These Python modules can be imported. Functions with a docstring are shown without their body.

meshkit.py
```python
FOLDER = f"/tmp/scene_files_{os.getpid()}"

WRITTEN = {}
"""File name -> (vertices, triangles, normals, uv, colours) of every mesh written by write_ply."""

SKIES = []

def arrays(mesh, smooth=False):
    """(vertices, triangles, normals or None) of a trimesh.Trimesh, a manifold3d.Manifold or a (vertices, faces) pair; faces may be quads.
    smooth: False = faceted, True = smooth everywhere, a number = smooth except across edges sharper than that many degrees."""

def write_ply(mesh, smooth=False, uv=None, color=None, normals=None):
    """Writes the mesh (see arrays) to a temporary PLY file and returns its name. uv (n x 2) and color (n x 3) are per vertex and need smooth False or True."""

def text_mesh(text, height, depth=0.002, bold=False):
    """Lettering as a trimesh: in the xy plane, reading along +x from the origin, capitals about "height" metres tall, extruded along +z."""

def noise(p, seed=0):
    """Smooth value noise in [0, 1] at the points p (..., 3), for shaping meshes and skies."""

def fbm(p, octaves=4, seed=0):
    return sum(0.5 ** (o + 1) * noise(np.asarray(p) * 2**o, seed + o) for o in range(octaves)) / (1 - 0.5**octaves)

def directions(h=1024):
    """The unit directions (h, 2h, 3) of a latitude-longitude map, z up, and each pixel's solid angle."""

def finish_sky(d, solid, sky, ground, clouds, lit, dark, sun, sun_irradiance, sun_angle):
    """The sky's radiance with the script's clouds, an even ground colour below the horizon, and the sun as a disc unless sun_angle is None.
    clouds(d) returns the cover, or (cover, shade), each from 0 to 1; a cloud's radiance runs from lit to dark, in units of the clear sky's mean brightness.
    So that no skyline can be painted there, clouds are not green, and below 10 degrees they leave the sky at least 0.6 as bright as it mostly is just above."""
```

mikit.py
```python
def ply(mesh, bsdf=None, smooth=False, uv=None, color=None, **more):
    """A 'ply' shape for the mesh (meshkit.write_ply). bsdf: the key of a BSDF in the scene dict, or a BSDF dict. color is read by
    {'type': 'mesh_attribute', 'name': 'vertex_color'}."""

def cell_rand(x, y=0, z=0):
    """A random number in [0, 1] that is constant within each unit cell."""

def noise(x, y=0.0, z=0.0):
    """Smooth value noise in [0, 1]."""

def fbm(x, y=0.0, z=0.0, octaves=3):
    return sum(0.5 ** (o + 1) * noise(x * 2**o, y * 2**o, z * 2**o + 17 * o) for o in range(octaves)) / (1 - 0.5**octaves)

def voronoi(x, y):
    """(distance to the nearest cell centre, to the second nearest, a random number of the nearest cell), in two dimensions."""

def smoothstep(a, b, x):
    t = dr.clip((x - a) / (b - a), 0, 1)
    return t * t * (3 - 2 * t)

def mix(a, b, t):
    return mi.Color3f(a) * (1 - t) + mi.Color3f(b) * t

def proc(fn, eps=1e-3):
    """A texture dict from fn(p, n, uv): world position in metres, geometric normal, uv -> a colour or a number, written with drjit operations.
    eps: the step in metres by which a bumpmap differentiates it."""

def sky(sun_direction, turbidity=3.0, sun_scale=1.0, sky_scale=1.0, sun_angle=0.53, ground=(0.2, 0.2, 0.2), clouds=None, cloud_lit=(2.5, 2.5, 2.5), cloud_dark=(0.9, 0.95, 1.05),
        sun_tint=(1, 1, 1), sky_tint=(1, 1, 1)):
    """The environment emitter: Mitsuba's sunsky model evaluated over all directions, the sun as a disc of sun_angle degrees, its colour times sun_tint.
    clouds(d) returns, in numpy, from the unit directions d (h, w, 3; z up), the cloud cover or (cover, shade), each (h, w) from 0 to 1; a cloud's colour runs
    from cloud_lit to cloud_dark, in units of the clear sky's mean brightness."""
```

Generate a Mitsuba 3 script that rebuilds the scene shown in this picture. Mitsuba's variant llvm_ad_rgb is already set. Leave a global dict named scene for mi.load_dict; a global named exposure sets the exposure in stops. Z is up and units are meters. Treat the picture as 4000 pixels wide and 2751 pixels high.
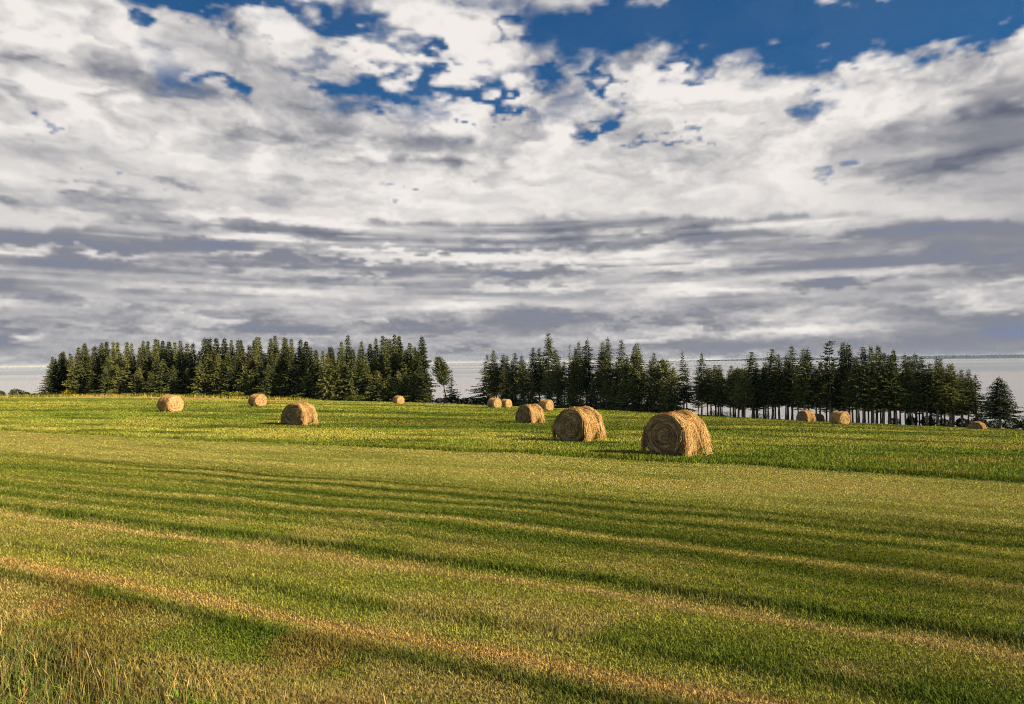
import math, random
import numpy as np, trimesh, drjit as dr, mitsuba as mi
import mikit, meshkit
from meshkit import noise, fbm
T = mi.ScalarTransform4f
scene, labels = {}, {}

# ---------------------------------------------------------------- camera, sky, exposure
CAM_Z = 2.1
PITCH, ROLL = math.atan(38.5 / 2667), math.radians(0.56)
fwd = [0, math.cos(PITCH), math.sin(PITCH)]
scene['camera'] = {'type': 'perspective', 'fov': 2 * math.degrees(math.atan(2000 / 2667)), 'fov_axis': 'x', 'near_clip': 0.1, 'far_clip': 90000.0,
                   'to_world': T().look_at(origin=[0, 0, CAM_Z], target=[fwd[0], fwd[1], CAM_Z + fwd[2]], up=[math.sin(ROLL), 0, math.cos(ROLL)])}
exposure = 2.35
SUN_AZ, SUN_EL = 15.0, 29.0            # degrees behind the camera's right hand, degrees up
sun = [math.cos(math.radians(SUN_EL)) * math.cos(math.radians(SUN_AZ)), -math.cos(math.radians(SUN_EL)) * math.sin(math.radians(SUN_AZ)), math.sin(math.radians(SUN_EL))]

# clouds: (azimuth, elevation, half widths, strength) in degrees of real sky, azimuth to the right of the field's north
HOLES = [(16.2, 26.2, 10.6, 3.24, 1.3),(25.9, 23.8, 8.3, 2.76, 1.3),(33.0, 23.5, 5.9, 1.95, 1.2),(36.5, 22.3, 2.6, 1.4, 1.0),(9.1, 26.7, 5.4, 1.46, 0.9),(-22.4, 21.1, 2.4, 0.72, 0.9),(-16.8, 22.9, 3.5, 0.97, 0.5),(-11.2, 22.5, 3.3, 1.06, 0.8),(-9.4, 21.1, 2.2, 0.58, 0.8),(-5.4, 23.2, 3.3, 0.82, 0.8),(-2.8, 22.1, 2.6, 0.64, 0.8),(-0.2, 21.5, 2.2, 0.65, 0.9),(2.6, 23.4, 2.2, 0.5, 0.6),(-21.1, 25.8, 7.1, 0.96, 0.8),(-10.8, 26.2, 4.7, 1.18, 0.7),(-26.1, 25.7, 5.7, 0.65, 0.6),(-7.0, 25.5, 1.5, 0.66, 0.6),(-34.5, 16.4, 0.7, 0.57, 0.9),(8.8, 19.0, 1.9, 0.92, 1.0),(7.7, 21.7, 0.7, 1.33, 0.7),(13.3, 18.2, 1.5, 0.33, 0.8),(16.4, 18.2, 1.7, 0.32, 0.8),(15.8, 19.0, 0.5, 0.29, 0.6),(21.8, 18.0, 1.6, 1.37, 0.6),(-4.7, 19.1, 0.7, 0.27, 0.9),(-8.4, 14.2, 0.7, 0.21, 0.9),(-10.9, 14.2, 1.1, 0.17, 0.5),(-3.2, 14.9, 1.1, 0.21, 0.6),(-30.3, 14.2, 0.8, 0.15, 0.7),(26.0, 13.2, 1.8, 0.57, 0.4),(15.1, 22.4, 1.4, 0.43, 0.5),(-0.1, 26.9, 2.2, 0.42, 0.5)]
DARKS = [(-29.3, 21.8, 1.9, 1.67, 0.55),(-27.9, 20.3, 5.8, 0.98, 0.45),(-36.2, 20.0, 1.9, 1.01, 0.65),(-34.2, 20.7, 1.0, 0.27, 0.5),(-13.0, 17.2, 12.0, 0.73, 0.42),(-6.5, 17.1, 4.8, 1.01, 0.42),(-21.1, 16.8, 3.0, 0.26, 0.3),(-30.7, 11.4, 4.6, 0.86, 0.75),(-35.9, 10.9, 1.2, 0.29, 0.7),(-32.6, 12.4, 1.1, 0.21, 0.6),(-27.0, 13.1, 1.2, 0.25, 0.6),(-19.2, 14.0, 6.2, 0.3, 0.3),(-16.5, 13.1, 8.9, 0.47, 0.25),(33.9, 14.7, 5.5, 1.78, 0.95),(37.3, 16.1, 2.9, 2.43, 0.75),(34.2, 19.8, 5.2, 1.22, 0.4),(-34.4, 23.9, 7.1, 0.77, 0.35),(36.5, 11.2, 2.8, 2.56, 0.3),(-21.2, 10.7, 4.3, 0.37, 0.6),(-16.2, 10.5, 3.8, 0.38, 0.5),(-24.0, 9.1, 2.8, 0.26, 0.6),(-21.2, 8.0, 6.4, 0.44, 0.6),(-2.9, 9.4, 4.8, 0.51, 0.5),(1.5, 7.2, 5.9, 0.4, 0.6),(-14.5, 7.0, 6.1, 0.25, 0.5),(6.0, 10.0, 8.6, 0.93, 0.35),(16.0, 9.8, 9.7, 0.76, 0.35),(30.0, 8.4, 7.7, 0.88, 0.6),(33.5, 7.1, 5.3, 0.43, 0.5),(24.4, 5.7, 4.2, 0.4, 0.7),(0.7, 3.5, 2.6, 1.03, 0.6),(-35.4, 8.7, 6.9, 0.41, 0.6),(-35.4, 7.3, 5.2, 0.48, 0.35),(-30.5, 3.6, 9.9, 0.76, 0.4),(-16.6, 2.8, 10.7, 0.43, 0.3),(7.0, 3.4, 8.9, 0.88, 0.25),(17.6, 1.2, 6.5, 0.49, 0.5),(34.7, 1.1, 5.4, 1.03, 0.6),(19.3, 4.4, 7.8, 0.9, 0.3),(-9.5, 8.8, 15.5, 0.32, -0.55),(-0.3, 8.1, 7.4, 0.33, -0.6),(1.5, 6.1, 5.5, 0.29, -0.45),(12.5, 7.5, 11.6, 0.57, -0.4),(-31.8, 8.0, 9.4, 0.25, -0.4),(-3.7, 4.9, 4.8, 0.73, -0.35),(21.2, 2.3, 6.7, 0.45, -0.5),(-21.2, 5.9, 10.2, 0.41, -0.25),(17.6, 5.5, 9.5, 0.35, -0.25),(32.7, 6.2, 4.9, 0.31, -0.3),(-23.1, 11.4, 15.4, 0.26, -0.3),(-35.4, 2.1, 1.0, 0.18, -0.4)]


def gap(az, el, F):
    out = np.zeros_like(az)
    for a, e, ra, re, s in F:
        m = (abs(az - a) < 3 * ra) & (abs(el - e) < 3 * re)
        out[m] += s * np.exp(-(((az[m] - a) / ra) ** 2 + ((el[m] - e) / re) ** 2) ** 1.25)
    return out


def sstep(a, b, x):
    t = np.clip((x - a) / (b - a), 0, 1)
    return t * t * (3 - 2 * t)


def clouds(d):
    az, el = np.degrees(np.arctan2(d[..., 0], d[..., 1])), np.degrees(np.arcsin(np.clip(d[..., 2], 0, 1)))
    z = d[..., 2] + 0.16
    p = np.stack([d[..., 0] / z, d[..., 1] / z, 0 * z], -1)                 # a cloud sheet seen in perspective
    V = lambda a, b: np.stack([a, b, 0 * a], -1)
    w1, w2 = fbm(p * 4, 5, 3) - .5, fbm(p * 4, 5, 11) - .5
    f1, f2 = fbm(p * 17, 4, 23) - .5, fbm(p * 17, 4, 31) - .5
    W, FW = V(w1, w2), V(f1, f2)

    def puffs(q, oc, seed):                                               # cauliflower heads: rounded cells with creases
        out, s = 0, 1.
        for o in range(oc):
            out, s, q = out + s * (1 - abs(2 * noise(q, seed + o) - 1)), s * .55, q * 2.1 + .37
        return out * .45 / (1 - .55 ** oc)

    q = p * 3.0 + W * .9 + FW * .25
    big, big2 = puffs(q, 5, 5), puffs(q + [.26, -.17, 0], 5, 5)
    q = p * 10 + FW * 1.1
    fine, fine2 = fbm(q, 6, 41), fbm(q + [.22, -.15, 0], 6, 41)
    k = np.clip((el + 2) / 24, .08, 1)
    wa, we = az + (w1 * 9 + f1 * 5 + (fine - .5) * 2.5) * k, el + (w2 * 5 + f2 * 3.6 + (fine2 - .5) * 2) * k
    front = sstep(75, 50, abs(az))
    deck = .95 + (big - .5) * .5 + (fine - .5) * 1.1
    torn = sstep(16, 22, el) * np.clip((fbm(p * 2.6 + W * .8, 4, 71) - .41) * 4.2, 0, .85) * sstep(14, 2, az) * sstep(-34, -27, az)
    wisp = sstep(15, 20, el) * .22 * (fbm(p * 26 + FW * 3, 4, 91) - .3)
    holes = gap(wa, we, HOLES) * front + torn * front
    # outside the view the deck is made more broken to lower sky brightness (the sun comes through it)
    holes = holes + (1 - front) * sstep(.29, .49, fbm(p * 1.5 + W * .5, 3, 77)) * 1.1 * sstep(6, 11, el)
    high = sstep(27, 33, el) * sstep(.38, .58, fbm(p * 1.6 + W * .4, 3, 61)) * 1.1
    c = deck - holes - high - wisp
    cover = .03 + .97 * sstep(-.05, .72, c)
    cover = np.maximum(cover, sstep(12, 9, el))
    # shade: heads lit from the sun's side; a layered grey bank low down
    puffy = sstep(9.5, 15, el)
    shade = .20 + ((big2 - big) * (1.0 + .8 * sstep(13, 19, el)) + (fine2 - fine) * .45 * sstep(11, 20, el)) * (.35 + .65 * puffy) + (.47 - .1 * sstep(-22, -30, az) * sstep(15, 20, el) + .05 * sstep(22, 32, az) - fbm(p * 2.4 + W * .8, 3, 88)) * (.45 + .5 * sstep(13, 19, el)) + sstep(.75, .3, c) * .22
    shade = shade + .3 * (1 - front) * fbm(p * 2 + 5, 3, 83)  # extra grey added to the unseen clouds to lower sky brightness
    s1 = V(az * .05, el * 1.25 + (noise(V(az * .10, el * .4), 7) - .5) * 1.2)
    streak = fbm(s1, 6, 51)
    thin = fbm(V(az * .09, el * 3.6) + W * .5, 4, 53)
    lump = fbm(V(az * .17, el * .75) + W * 1.5 + FW * .35, 6, 57)
    lump2 = fbm(V(az * .17 + .16, el * .75 + .2) + W * 1.5 + FW * .35, 6, 57)
    qq = V(az * .13, el * .42) + W * 1.1 + FW * .25
    roll, roll2 = puffs(qq, 5, 29), puffs(qq + [.10, .22, 0], 5, 29)
    top = 11.6 - .0017 * az ** 2 + (fbm(V(az * .45, 0 * az), 5, 65) - .5) * 1.6
    bank = sstep(.35, -.25, el - top) * (1 - .35 * sstep(-2.5, -6, el - top))
    low = sstep(5.4, 4.0, el + (lump - .5) * 2.5)
    layer = .80 + ((streak - .5) * 2.3 + (thin - .5) * .7) * (1 - .8 * low) + (lump - .5) * (.9 + .7 * low) + (lump2 - lump) * 1.2 + (roll2 - roll) * (.35 + 1.5 * low) - .16 * low * sstep(2.6, 4.6, el)
    shade = shade * (1 - bank) + bank * layer
    da, de = az + (w1 * 9 + f1 * 6) * k, el + (w2 * 2.6 + f2 * 2.0 + (lump - .5) * 1.2) * k ** .7
    shade = shade + gap(da, de, DARKS) * (.95 + .45 * sstep(12, 9, el) + (lump - .5) * 1.2)
    shade = shade + sstep(24, 37, az) * .20 * front + sstep(-30, -38, az) * .08 * front + sstep(3.4, .8, el) * .20 * front
    shade = np.maximum(shade, 0)
    shade = shade / (1 + shade ** 4) ** .25
    grain = fbm(V(az * .22, el * 1.1) + W + FW * .4, 5, 97)
    return cover, shade * np.clip(.80 + .5 * (grain - .3), .8, 1)


scene['sky'] = mikit.sky(sun, turbidity=3, clouds=clouds, cloud_lit=(7.2, 6.84, 6.5), cloud_dark=(.64, .81, 1.29), sky_tint=(.055, .27, .45), sun_scale=1.6, sun_tint=(1.0, .92, .76))

# ---------------------------------------------------------------- lie of the land
GC = [0.085358, -0.016091, -0.044356, -0.00021646, -4.027e-05, -0.00022581]
GP = np.array([[5.14, 21.25, 0.128], [2.84, 28.86, 0.017], [-14.27, 45.5, -0.259], [1.37, 53.71, -0.308], [-28.09, 56.05, 0.194], [-28.91, 77.34, 0.167], [-19.53, 117.19, 0.078], [-2.67, 101.77, 0.011], [-1.5, 124.75, -0.192], [4.3, 87.89, 0.149], [37.75, 87.89, -0.164], [37.01, 77.34, -0.245], [-127.49, 170.0, -0.215], [-92.83, 165.0, 0.375], [-56.29, 150.0, -0.098], [-40.84, 145.0, -0.181], [-16.06, 142.0, 0.131], [-6.31, 138.0, -0.0], [9.48, 128.0, 0.018], [25.97, 116.0, 0.243], [34.76, 98.0, -0.314], [47.08, 90.0, -0.14], [61.96, 85.0, 0.424]])
EDGE = np.array([(-400, 185), (-250, 182), (-127, 174), (-93, 170), (-56, 156), (-41, 150), (-16, 144), (-6, 139), (9.5, 129), (26, 117), (35, 99.5), (47, 91.5), (62, 87), (110, 75), (300, 30)], float)
SEA_Z = -22.0


def field_edge(x):
    return np.interp(x, EDGE[:, 0], EDGE[:, 1])


def gentle(x, y):
    x, y = np.clip(x, -160, 110), np.clip(y, -60, 190)
    z = GC[0] + GC[1] * x + GC[2] * y + GC[3] * x * y + GC[4] * y * y + GC[5] * x * x
    num, den = 0, .3
    for px, py, r in GP:
        w = np.exp(-((x - px) ** 2 + (y - py) ** 2) / (2 * (3 + .12 * py) ** 2))
        num, den = num + w * r, den + w
    return z + num / den


def land(x, y):
    x, y = np.asarray(x, float), np.asarray(y, float)
    ye = field_edge(x)
    t = np.maximum(y - ye, 0)
    left = 1 / (1 + np.exp(np.clip((x + 18) / 6., -40, 40)))
    z = gentle(x, np.minimum(y, ye)) - (.045 * left + .13 * (1 - left)) * np.minimum(t, 30) - .16 * np.clip(t - 30, 0, 400)
    z = z + (noise(np.stack([x * .55, y * .55, 0 * x], -1), 9) - .5) * .07 + (noise(np.stack([x * .16, y * .16, 0 * x], -1), 19) - .5) * .05
    return z - .6 * np.exp(-((x - 52.9) ** 2 / 18 + (y - 79) ** 2 / 18))         # the hollow in which one bale lies


def rows(x, y):
    return .4305 * x + .9026 * y, .9026 * x - .4305 * y           # across and along the mown rows


def turf(x, y):
    """(albedo, sward height) of the grass at a place: mown swaths, hay-coloured rows, taller aftermath beyond."""
    s, l = rows(x, y)
    P = lambda a, b, sd, oc=3: fbm(np.stack([s * a, l * b, 0 * s + sd], -1), oc, sd)
    wob = (P(.5, .25, 2) - .5) * .26 + (P(.0, 2.2, 4, 2) - .5) * .12
    q = s + wob * np.clip(s / 8, .4, 1.2)
    n1, n2, n3, n4 = P(2.2, .22, 5, 4), P(.45, .11, 6, 4), P(5.5, 1.7, 7, 3), P(.9, .9, 8, 4)
    G, Y, TN, RD, DK = (np.array(c) for c in ((.108, .162, .028), (.250, .290, .064), (.385, .325, .145), (.20, .120, .055), (.038, .070, .012)))
    col = G + np.zeros(s.shape + (3,))
    h = np.full(s.shape, .029)

    def blend(c, m):
        nonlocal col
        col = col * (1 - m[..., None]) + c * m[..., None]

    band = lambda a, b, e=.12: sstep(a - e, a + e, q) * sstep(b + e, b - e, q)
    # near ground: mixed green and straw
    blend(Y, np.clip((n1 - .38) * 2.0, 0, .75))
    blend(DK, np.clip((.47 - n2) * 3.0, 0, .5) * sstep(30, 18, s))
    blend(TN, np.clip((n4 - .47) * 3.0, 0, .6) * sstep(11, 4, s))
    # pale shaven strip below the aftermath
    pale = band(12.9, 19.8, .45)
    blend(np.array((.335, .375, .120)), pale * (.55 + .45 * n1))
    blend(TN * .9, pale * np.clip((n1 - .55) * 3.0, 0, .4))
    blend(np.array((.17, .21, .05)), pale * np.clip((.46 - n1) * 4, 0, .6))
    h = h * (1 - .1 * pale)
    # fine rows, broken and stronger in places
    run = np.clip(fbm(np.stack([s * .6, l * .09, 0 * s + 31], -1), 3, 33) * 3 - .75, .15, 1.3) * (.55 + .6 * sstep(4, -14, l))
    for c0, wd, st in ((9.05, .16, .75), (10.1, .14, .4), (10.9, .22, .45), (11.8, .3, .4), (12.4, .12, .4), (8.15, .14, .35), (7.55, .12, .4), (14.2, .1, .4), (15.6, .12, .4), (17.4, .14, .45), (18.9, .2, .55), (19.5, .25, .6)):
        blend(TN * .6 + Y * .4, np.clip(np.exp(-((q - c0) / (wd * .6)) ** 2) * st * (.5 + n3) * run * 1.15, 0, 1))
    for c0, wd, st in ((9.35, .18, .7), (10.45, .22, .65), (11.35, .25, .7), (12.15, .22, .6), (8.6, .25, .5), (7.85, .16, .4)):
        m = np.clip(np.exp(-((q - c0) / (wd * .5)) ** 2) * st * run * 1.15, 0, .9)
        blend(DK, m)
        h = h + .012 * m
    ridge = np.exp(-((q - 6.95) / .15) ** 2)
    blend(DK, ridge * .85)
    h = h + .05 * ridge * np.clip(.4 + n4, 0, 1)
    blend(TN, np.exp(-((q - 6.5) / .11) ** 2) * .95 * (.6 + .6 * n3))
    blend(Y, np.exp(-((q - 6.15) / .16) ** 2) * .45)
    blend(TN * np.array((1.05, .95, .9)), np.exp(-((q - 4.68) / .12) ** 2) * .9 * (.6 + .6 * n3))
    blend(Y, np.exp(-((q - 5.0) / .14) ** 2) * .6)
    ridge2 = np.exp(-((q - 5.3) / .15) ** 2)
    blend(DK, ridge2 * .45)
    ridge3 = np.exp(-((q - 4.33) / .15) ** 2)
    blend(DK, ridge3 * .8)
    h = h + .02 * ridge2 + .02 * ridge3
    rough = sstep(4.25, 3.9, q)
    blend(TN * .8, rough * np.clip((n4 - .4) * 2.2, 0, .65))
    blend(RD, sstep(5.0, 4.0, q) * np.clip((P(1.5, 1.1, 12) - .56) * 7, 0, .42))
    verge = sstep(3.75, 3.35, q)
    blend(np.array((.22, .20, .07)), verge * (.4 + .4 * n3))
    corner = verge * sstep(.6, -1.2, l)
    blend(np.array((.050, .042, .022)), corner * .85 * sstep(3.5, 2.9, s + (n4 - .5) * 1.2))
    h = h + .06 * verge * (1 - .6 * corner)
    # aftermath beyond the mown strip
    far = sstep(19.75, 20.05, q)
    m1, m2 = fbm(np.stack([x * .05, y * .16, 0 * x + 3], -1), 4, 21), fbm(np.stack([x * .28, y * .5, 0 * x + 9], -1), 4, 22)
    m3 = fbm(np.stack([x * .018, y * .09, 0 * x + 5], -1), 3, 25)
    fc = np.array((.150, .215, .036)) + np.zeros_like(col)
    for c, m in ((np.array((.310, .335, .085)), np.clip((m1 - .42) * 3.2, 0, .75)), (np.array((.340, .285, .085)), np.clip((m2 - .56) * 4, 0, .45)), (DK, np.clip((.45 - m2) * 4, 0, .7)), (DK, np.clip((.42 - m3) * 5, 0, .55))):
        fc = fc * (1 - m[..., None]) + c * m[..., None]
    col = col * (1 - far[..., None]) + fc * far[..., None]
    h = h * (1 - far) + far * (.042 + .045 * m2)
    lip = sstep(19.8, 20.0, q) * sstep(21.3, 20.3, q)
    blend(np.array((.065, .110, .010)), lip * np.clip((m2 - .3) * 3, .1, .8))
    h = h + .035 * lip
    t = field_edge(x) - y                                            # metres inside the field's far edge
    lft = sstep(-38, -48, x)
    wig = (m3 - .5) * 6
    blend(np.array((.40, .29, .15)), lft * sstep(9, 11, t + wig) * sstep(24, 19, t + wig) * .85)
    weed = lft * sstep(9, 7, t + wig)
    blend(np.array((.34, .30, .07)), weed * .8)
    blend(np.array((.10, .13, .02)), weed * np.clip((m2 - .42) * 6, 0, .9))
    blend(np.array((.36, .25, .12)), weed * np.clip((.40 - m2) * 7, 0, .8))
    h = h + weed * (.28 + .5 * m2)
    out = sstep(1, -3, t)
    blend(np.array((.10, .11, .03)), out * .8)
    return np.clip(col, 0, 1), h


# ---------------------------------------------------------------- materials
def diffuse(tex):
    return {'type': 'twosided', 'bsdf': {'type': 'diffuse', 'reflectance': tex}}


VC = {'type': 'mesh_attribute', 'name': 'vertex_color'}
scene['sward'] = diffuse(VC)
scene['straw'] = diffuse(VC)
scene['leafage'] = diffuse(VC)
scene['needles'] = diffuse(VC)


def bark_fn(p, n, uv):
    v = mikit.noise(p.x * 9, p.y * 9, p.z * 2.2)
    return mikit.mix((.10, .085, .07), (.27, .23, .19), v)


def sea_fn(p, n, uv):
    b = mikit.fbm(p.x * .0006, p.y * .0022, 0, 2)
    return mikit.mix((.14, .19, .29), (.21, .25, .34), mikit.smoothstep(.3, .7, b))


scene['bark'] = diffuse(mikit.proc(bark_fn))
scene['sea_water'] = {'type': 'principled', 'base_color': mikit.proc(sea_fn), 'roughness': .5, 'specular': .5}
scene['far_hill'] = {'type': 'diffuse', 'reflectance': {'type': 'rgb', 'value': (.025, .035, .035)}}


def add(key, mesh, bsdf, color=None, smooth=False, **more):
    scene[key] = mikit.ply(mesh, bsdf, smooth=smooth, color=color, **more)
    return key


def tag(key, label, category=None, group=None, kind=None):
    e = {'label': label}
    if category: e['category'] = category
    if group: e['group'] = group
    if kind: e['kind'] = kind
    labels[key] = e


def numbered(name):
    k, i = name, 0
    while k in labels or k in scene:
        i += 1
        k = f'{name}_{i:03d}'
    return k


# ---------------------------------------------------------------- ground, sea, far shore
def axis(fine, grow, reach, start=0.0):
    out, s, p = [], fine, start
    while p < reach:
        out.append(p)
        p += s
        s = max(fine, grow * (p - start))
    return np.array(out + [reach])


ax = axis(.16, .028, 320)
gx = np.r_[-5000, -2500, -1200, -700, -450, -ax[:0:-1], ax, 450, 700, 1200, 2500, 5000]
ay = axis(.13, .0115, 260, 0)
gy = np.r_[-5000, -2000, -800, -300, -120, -50, -20, -8, -3, -1, ay + .0, 320, 420, 600]
X, Y = np.meshgrid(gx, gy)
Z = land(X, Y) - .006
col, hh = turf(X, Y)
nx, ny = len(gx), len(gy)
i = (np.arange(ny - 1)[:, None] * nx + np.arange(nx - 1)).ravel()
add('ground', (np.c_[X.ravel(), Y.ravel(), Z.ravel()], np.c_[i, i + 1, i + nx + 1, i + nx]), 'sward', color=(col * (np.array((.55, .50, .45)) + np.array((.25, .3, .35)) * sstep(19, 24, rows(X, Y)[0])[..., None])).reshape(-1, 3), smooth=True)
tag('ground', 'gently falling hay field of mown green and straw-coloured rows', kind='structure')
S = 40000.
add('sea', (np.array([[-S, -6000, SEA_Z], [S, -6000, SEA_Z], [S, S, SEA_Z], [-S, S, SEA_Z]]), np.array([[0, 1, 2, 3]])), 'sea_water')
tag('sea', 'calm pale grey sea beyond the trees', kind='structure')
hx = np.linspace(2600, 13200, 240)
hz = 62 * sstep(2600, 6500, hx) * sstep(13200, 9800, hx) * (.62 + .75 * fbm(np.stack([hx * .0011, 0 * hx, 0 * hx], -1), 5, 3))
hv = np.concatenate([np.c_[hx, 14200 - .18 * hx, 0 * hx + SEA_Z - 2], np.c_[hx, 14500 - .18 * hx, SEA_Z + .8 * hz], np.c_[hx, 15200 - .18 * hx, SEA_Z + hz], np.c_[hx, 16500 - .18 * hx, 0 * hx + SEA_Z - 2]])
n = len(hx)
j = np.arange(n - 1)
add('far_shore', (hv, np.concatenate([np.c_[j + r * n, j + 1 + r * n, j + 1 + (r + 1) * n, j + (r + 1) * n] for r in range(3)])), 'far_hill', smooth=True)
tag('far_shore', 'thin dark blue strip of land on the horizon beyond the sea', kind='structure')

# ---------------------------------------------------------------- grass
rng = np.random.default_rng(12)


def blades(x, y, h, w, col, lean=.55, seg=1, jitter=.36):
    """Grass blades standing on the land: one triangle each, or a bent blade of three."""
    n = len(x)
    z = land(x, y)
    a, b = rng.uniform(0, 2 * np.pi, n), rng.uniform(0, 2 * np.pi, n)
    ln = rng.uniform(.15, 1, n) * lean * h
    side = np.stack([np.cos(a), np.sin(a), 0 * a], -1) * (w / 2)[:, None]
    base = np.stack([x, y, z - .012], -1)
    tip = base + np.stack([np.cos(b) * ln, np.sin(b) * ln, h], -1)
    c = np.clip(col * (1 + rng.normal(0, jitter, (n, 1))) * (1 + rng.normal(0, .05, (n, 3))), .004, .9)
    if seg == 1:
        v = np.stack([base - side, base + side, tip], 1)
        f = np.arange(n * 3).reshape(n, 3)
        return v.reshape(-1, 3), f, np.repeat(c, 3, 0)
    mid = base + np.stack([np.cos(b) * ln * .28, np.sin(b) * ln * .28, h * .62], -1)
    v = np.stack([base - side, base + side, mid - side * .75, mid + side * .75, tip], 1)
    k = np.arange(n)[:, None] * 5
    f = np.concatenate([k + [0, 1, 3], k + [0, 3, 2], k + [2, 3, 4]])
    return v.reshape(-1, 3), f, np.repeat(c, 5, 0)


def join(parts):
    v, f, c, o = [], [], [], 0
    for a, b, d in parts:
        v.append(a); f.append(b + o); c.append(d); o += len(a)
    return (np.concatenate(v), np.concatenate(f)), np.concatenate(c)


def scatter(n, d0, d1, mixd):
    """Points in the field round the standpoint, thinning out with distance."""
    k = int(n * mixd)
    d = np.r_[1 / rng.uniform(1 / d1, 1 / d0, k), np.exp(rng.uniform(math.log(d0), math.log(d1), n - k))]
    a = rng.uniform(-math.radians(47), math.radians(47), n)
    return d * np.sin(a) / np.cos(a), d


parts = []
x, y = scatter(420000, 3.3, 9.0, .85)
s, l = rows(x, y)
gone = sstep(3.5, 2.9, s) * sstep(.3, -1.2, l) * sstep(.62, .45, fbm(np.stack([x * 1.3, y * 1.3, 0 * x], -1), 3, 5))
ok = rng.uniform(0, 1, len(x)) > gone * .93
x, y = x[ok], y[ok]
col, h = turf(x, y)
parts.append(blades(x, y, h * rng.uniform(.55, 1.25, len(x)), rng.uniform(.0035, .0065, len(x)) * (.6 + y / 9), col, .9, 2))
x, y = scatter(560000, 9.0, 34.0, .6)
col, h = turf(x, y)
ok = rows(x, y)[0] < 19.9
x, y, col, h = x[ok], y[ok], col[ok], h[ok]
parts.append(blades(x, y, h * rng.uniform(.6, 1.4, len(x)), .0011 * y * rng.uniform(.7, 1.4, len(x)), col, .9))
m, c = join(parts)
add('mown_grass', m, 'sward', color=c)
tag('mown_grass', 'short mown grass in green and straw-coloured rows across the foreground', 'grass', kind='stuff')
parts = []
x, y = scatter(760000, 14.0, 125.0, .45)
col, h = turf(x, y)
ok = (rows(x, y)[0] > 19.6) & (y < field_edge(x) + 2)
x, y, col, h = x[ok], y[ok], col[ok], h[ok]
parts.append(blades(x, y, h * rng.uniform(.6, 1.45, len(x)), .0012 * y * rng.uniform(.7, 1.4, len(x)), col, .7))
x = rng.uniform(-190, 5, 60000)
y = field_edge(x) - rng.uniform(-9, 30, len(x))
col, h = turf(x, y)
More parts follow.
